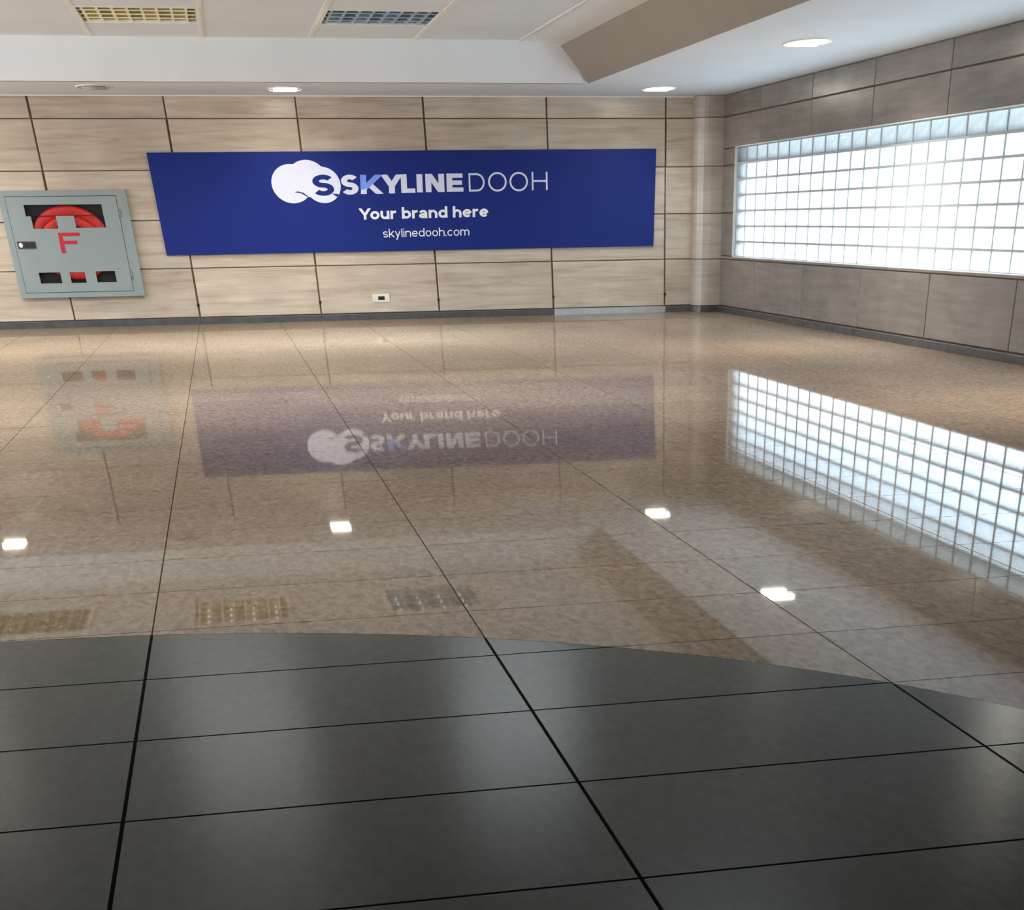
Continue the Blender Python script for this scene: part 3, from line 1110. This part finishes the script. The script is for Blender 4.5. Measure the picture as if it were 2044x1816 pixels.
text_line(slogan, M['ink_white'], 'Your brand here', 0.205, 2.118, 4.094, 1.220, 1.236, 0.131, 0.085, ya, yb, shear=0.06)
address = empty('web_address_lettering')
address.parent = board
text_line(address, M['ink_white'], 'skylinedooh.com', 0.115, 2.456, 3.781, 1.006, 1.016, 0.098, 0.115, ya, yb, shear=0.05)
# cloud emblem: outline of three joined lobes
lobes = [(1.185, 1.642, 0.292, 0.222), (1.425, 1.700, 0.285, 0.210), (1.640, 1.625, 0.262, 0.207)]
c0 = (1.42, 1.655)
out = []
NA = 120
for k in range(NA):
    a = 2 * math.pi * k / NA
    dx, dz = math.cos(a), math.sin(a)
    best = 0
    for (lx, lz, rx, rz) in lobes:
        A = (dx / rx) ** 2 + (dz / rz) ** 2
        B = 2 * ((c0[0] - lx) * dx / rx ** 2 + (c0[1] - lz) * dz / rz ** 2)
        C = ((c0[0] - lx) / rx) ** 2 + ((c0[1] - lz) / rz) ** 2 - 1
        D = B * B - 4 * A * C
        if D >= 0:
            best = max(best, (-B + math.sqrt(D)) / (2 * A))
    out.append(best)
sm = [(out[k - 1] + 2 * out[k] + out[(k + 1) % NA]) / 4 for k in range(NA)]
poly = [(c0[0] + sm[k] * math.cos(2 * math.pi * k / NA), c0[1] + sm[k] * math.sin(2 * math.pi * k / NA)) for k in range(NA)]
mb = MB()
for k in range(NA):
    j = (k + 1) % NA
    v = [(c0[0], ya, c0[1]), (poly[k][0], ya, poly[k][1]), (poly[j][0], ya, poly[j][1]),
         (poly[k][0], yb, poly[k][1]), (poly[j][0], yb, poly[j][1])]
    mb.add(v, [(0, 1, 2), (1, 3, 4, 2)])
emblem = mb.build('cloud_emblem', M['ink_lilac'], board)
mb = MB()
one_glyph(mb, 'S', 0.225, 1.478, 1.792, 1.502, 1.743, ya - 0.002, ya - 0.0003, stretch=1.75)
mb.build('emblem_initial', M['blue'], emblem)
mb = MB()
mb.prism([(1.21, 1.545), (1.30, 1.535), (1.385, 1.495), (1.400, 1.478), (1.405, 1.497), (1.34, 1.540), (1.26, 1.555)], 'y', ya - 0.002, ya - 0.0003)
mb.build('emblem_notch', M['blue'], emblem)
mb = MB()
mb.prism([(1.765, 1.525), (1.86, 1.520), (1.835, 1.485), (1.79, 1.510)], 'y', ya - 0.0015, ya - 0.0003)
mb.build('emblem_notch', M['blue'], emblem)

# ---- fire hose cabinet
cab = empty('fire_hose_cabinet', (0, 0, 0))
tag(cab, 'grey metal fire hose cabinet with red letter F on the back wall', 'cabinet')
CY = -0.075
cx0, cx1, cz0, cz1 = -2.97, -1.20, 0.366, 1.592
dx0, dx1, dz0, dz1 = -2.885, -1.345, 0.425, 1.530
mb = MB()
mb.box(cx0, dx0, CY, 0.0, cz0, cz1)
mb.box(dx1, cx1, CY, 0.0, cz0, cz1)
mb.box(dx0, dx1, CY, 0.0, cz0, dz0)
mb.box(dx0, dx1, CY, 0.0, dz1, cz1)
mb.build('frame', M['cab'], cab)
MB().box(dx0, dx1, -0.006, -0.001, dz0, dz1).build('back_panel', M['cab_dark'], cab)
holes = [(-2.646, -1.571, 1.307, 1.433), (-2.58, -2.235, 1.165, 1.307), (-1.983, -1.567, 1.170, 1.307),
         (-2.648, -2.345, 0.536, 0.663), (-2.214, -1.998, 0.535, 0.661), (-1.843, -1.567, 0.536, 0.667)]
g = 0.006
xs = sorted({dx0 + g, dx1 - g} | {h[0] for h in holes} | {h[1] for h in holes})
zs = sorted({dz0 + g, dz1 - g} | {h[2] for h in holes} | {h[3] for h in holes})
solid = {}
for i in range(len(xs) - 1):
    for j in range(len(zs) - 1):
        mx_, mz_ = (xs[i] + xs[i + 1]) / 2, (zs[j] + zs[j + 1]) / 2
        solid[(i, j)] = not any(h[0] < mx_ < h[1] and h[2] < mz_ < h[3] for h in holes)
mb = MB()
y0_, y1_ = CY - 0.006, CY + 0.012
for (i, j), s in solid.items():
    if not s:
        continue
    a, b, c, e = xs[i], xs[i + 1], zs[j], zs[j + 1]
    mb.add([(a, y0_, c), (b, y0_, c), (b, y0_, e), (a, y0_, e)], [(0, 1, 2, 3)])
    for (di, dj, q) in ((-1, 0, ((a, c), (a, e))), (1, 0, ((b, c), (b, e))), (0, -1, ((a, c), (b, c))), (0, 1, ((a, e), (b, e)))):
        if not solid.get((i + di, j + dj), False):
            p0, p1 = q
            mb.add([(p0[0], y0_, p0[1]), (p1[0], y0_, p1[1]), (p1[0], y1_, p1[1]), (p0[0], y1_, p0[1])], [(0, 1, 2, 3)])
me = mesh('door', mb.v, mb.f, M['cab'])
door = link('door', me, cab)
for h in holes:
    MB().box(h[0] - 0.004, h[1] + 0.004, CY + 0.004, CY + 0.007, h[2] - 0.004, h[3] + 0.004).build('window_pane', M['pane'], door)
mb = MB()
one_glyph(mb, 'F', 0.17, -2.262, -1.962, 0.884, 1.118, y0_ - 0.003, y0_ - 0.0002, shear=0.02, stretch=1.5)
mb.build('letter_f', M['red'], door)['label'] = 'red painted letter F'
latch = MB().box(-2.85, -2.60, y0_ - 0.010, y0_ - 0.0005, 0.942, 1.024).build('latch_plate', M['chrome'], door)
latch['label'] = 'dark metal latch'
MB().tube([(-2.805, y0_ - 0.009, 0.982), (-2.805, y0_ - 0.028, 0.982)], 0.028, 14).build('lock_knob', M['frame_white'], latch, smooth=False)
MB().box(-2.755, -2.615, y0_ - 0.024, y0_ - 0.011, 0.955, 1.008).build('latch_grip', M['black'], latch)
for z in (0.62, 1.33):
    MB().tube([(dx1 + 0.012, CY - 0.006, z - 0.05), (dx1 + 0.012, CY - 0.006, z + 0.05)], 0.010, 8).build('hinge', M['cab'], cab, smooth=True)

hose = empty('fire_hose', (-2.08, -0.04, 1.0))
tag(hose, 'coiled red fire hose behind the window slots of the grey cabinet', 'hose')
for r, yy in ((0.365, -0.002), (0.255, 0.004)):
    pts = [((r + 0.09) * 1.10 * math.cos(2 * math.pi * k / 48), yy, r * math.sin(2 * math.pi * k / 48)) for k in range(48)]
    mb = MB().tube(pts, 0.062, 12, closed=True)
    mb.v = [(a, b * 0.42, c) for a, b, c in mb.v]
    mb.build('hose_turn', M['hose'], hose, smooth=True)

# ---- wall outlet
outl = empty('wall_outlet', (2.333, 0, 0.268))
tag(outl, 'cream wall outlet on the stone panel below the blue board', 'outlet')
link('cover_plate', slab(0.265, 0.105, 0.014, M['outlet'], 0.005), outl, (0, -0.014, 0))
MB().box(-0.045, 0.055, -0.0165, -0.0135, -0.022, 0.024).build('socket_insert', M['black'], outl)
MB().box(-0.10, -0.06, -0.016, -0.0135, -0.020, 0.020).build('switch_rocker', M['outlet'], outl)
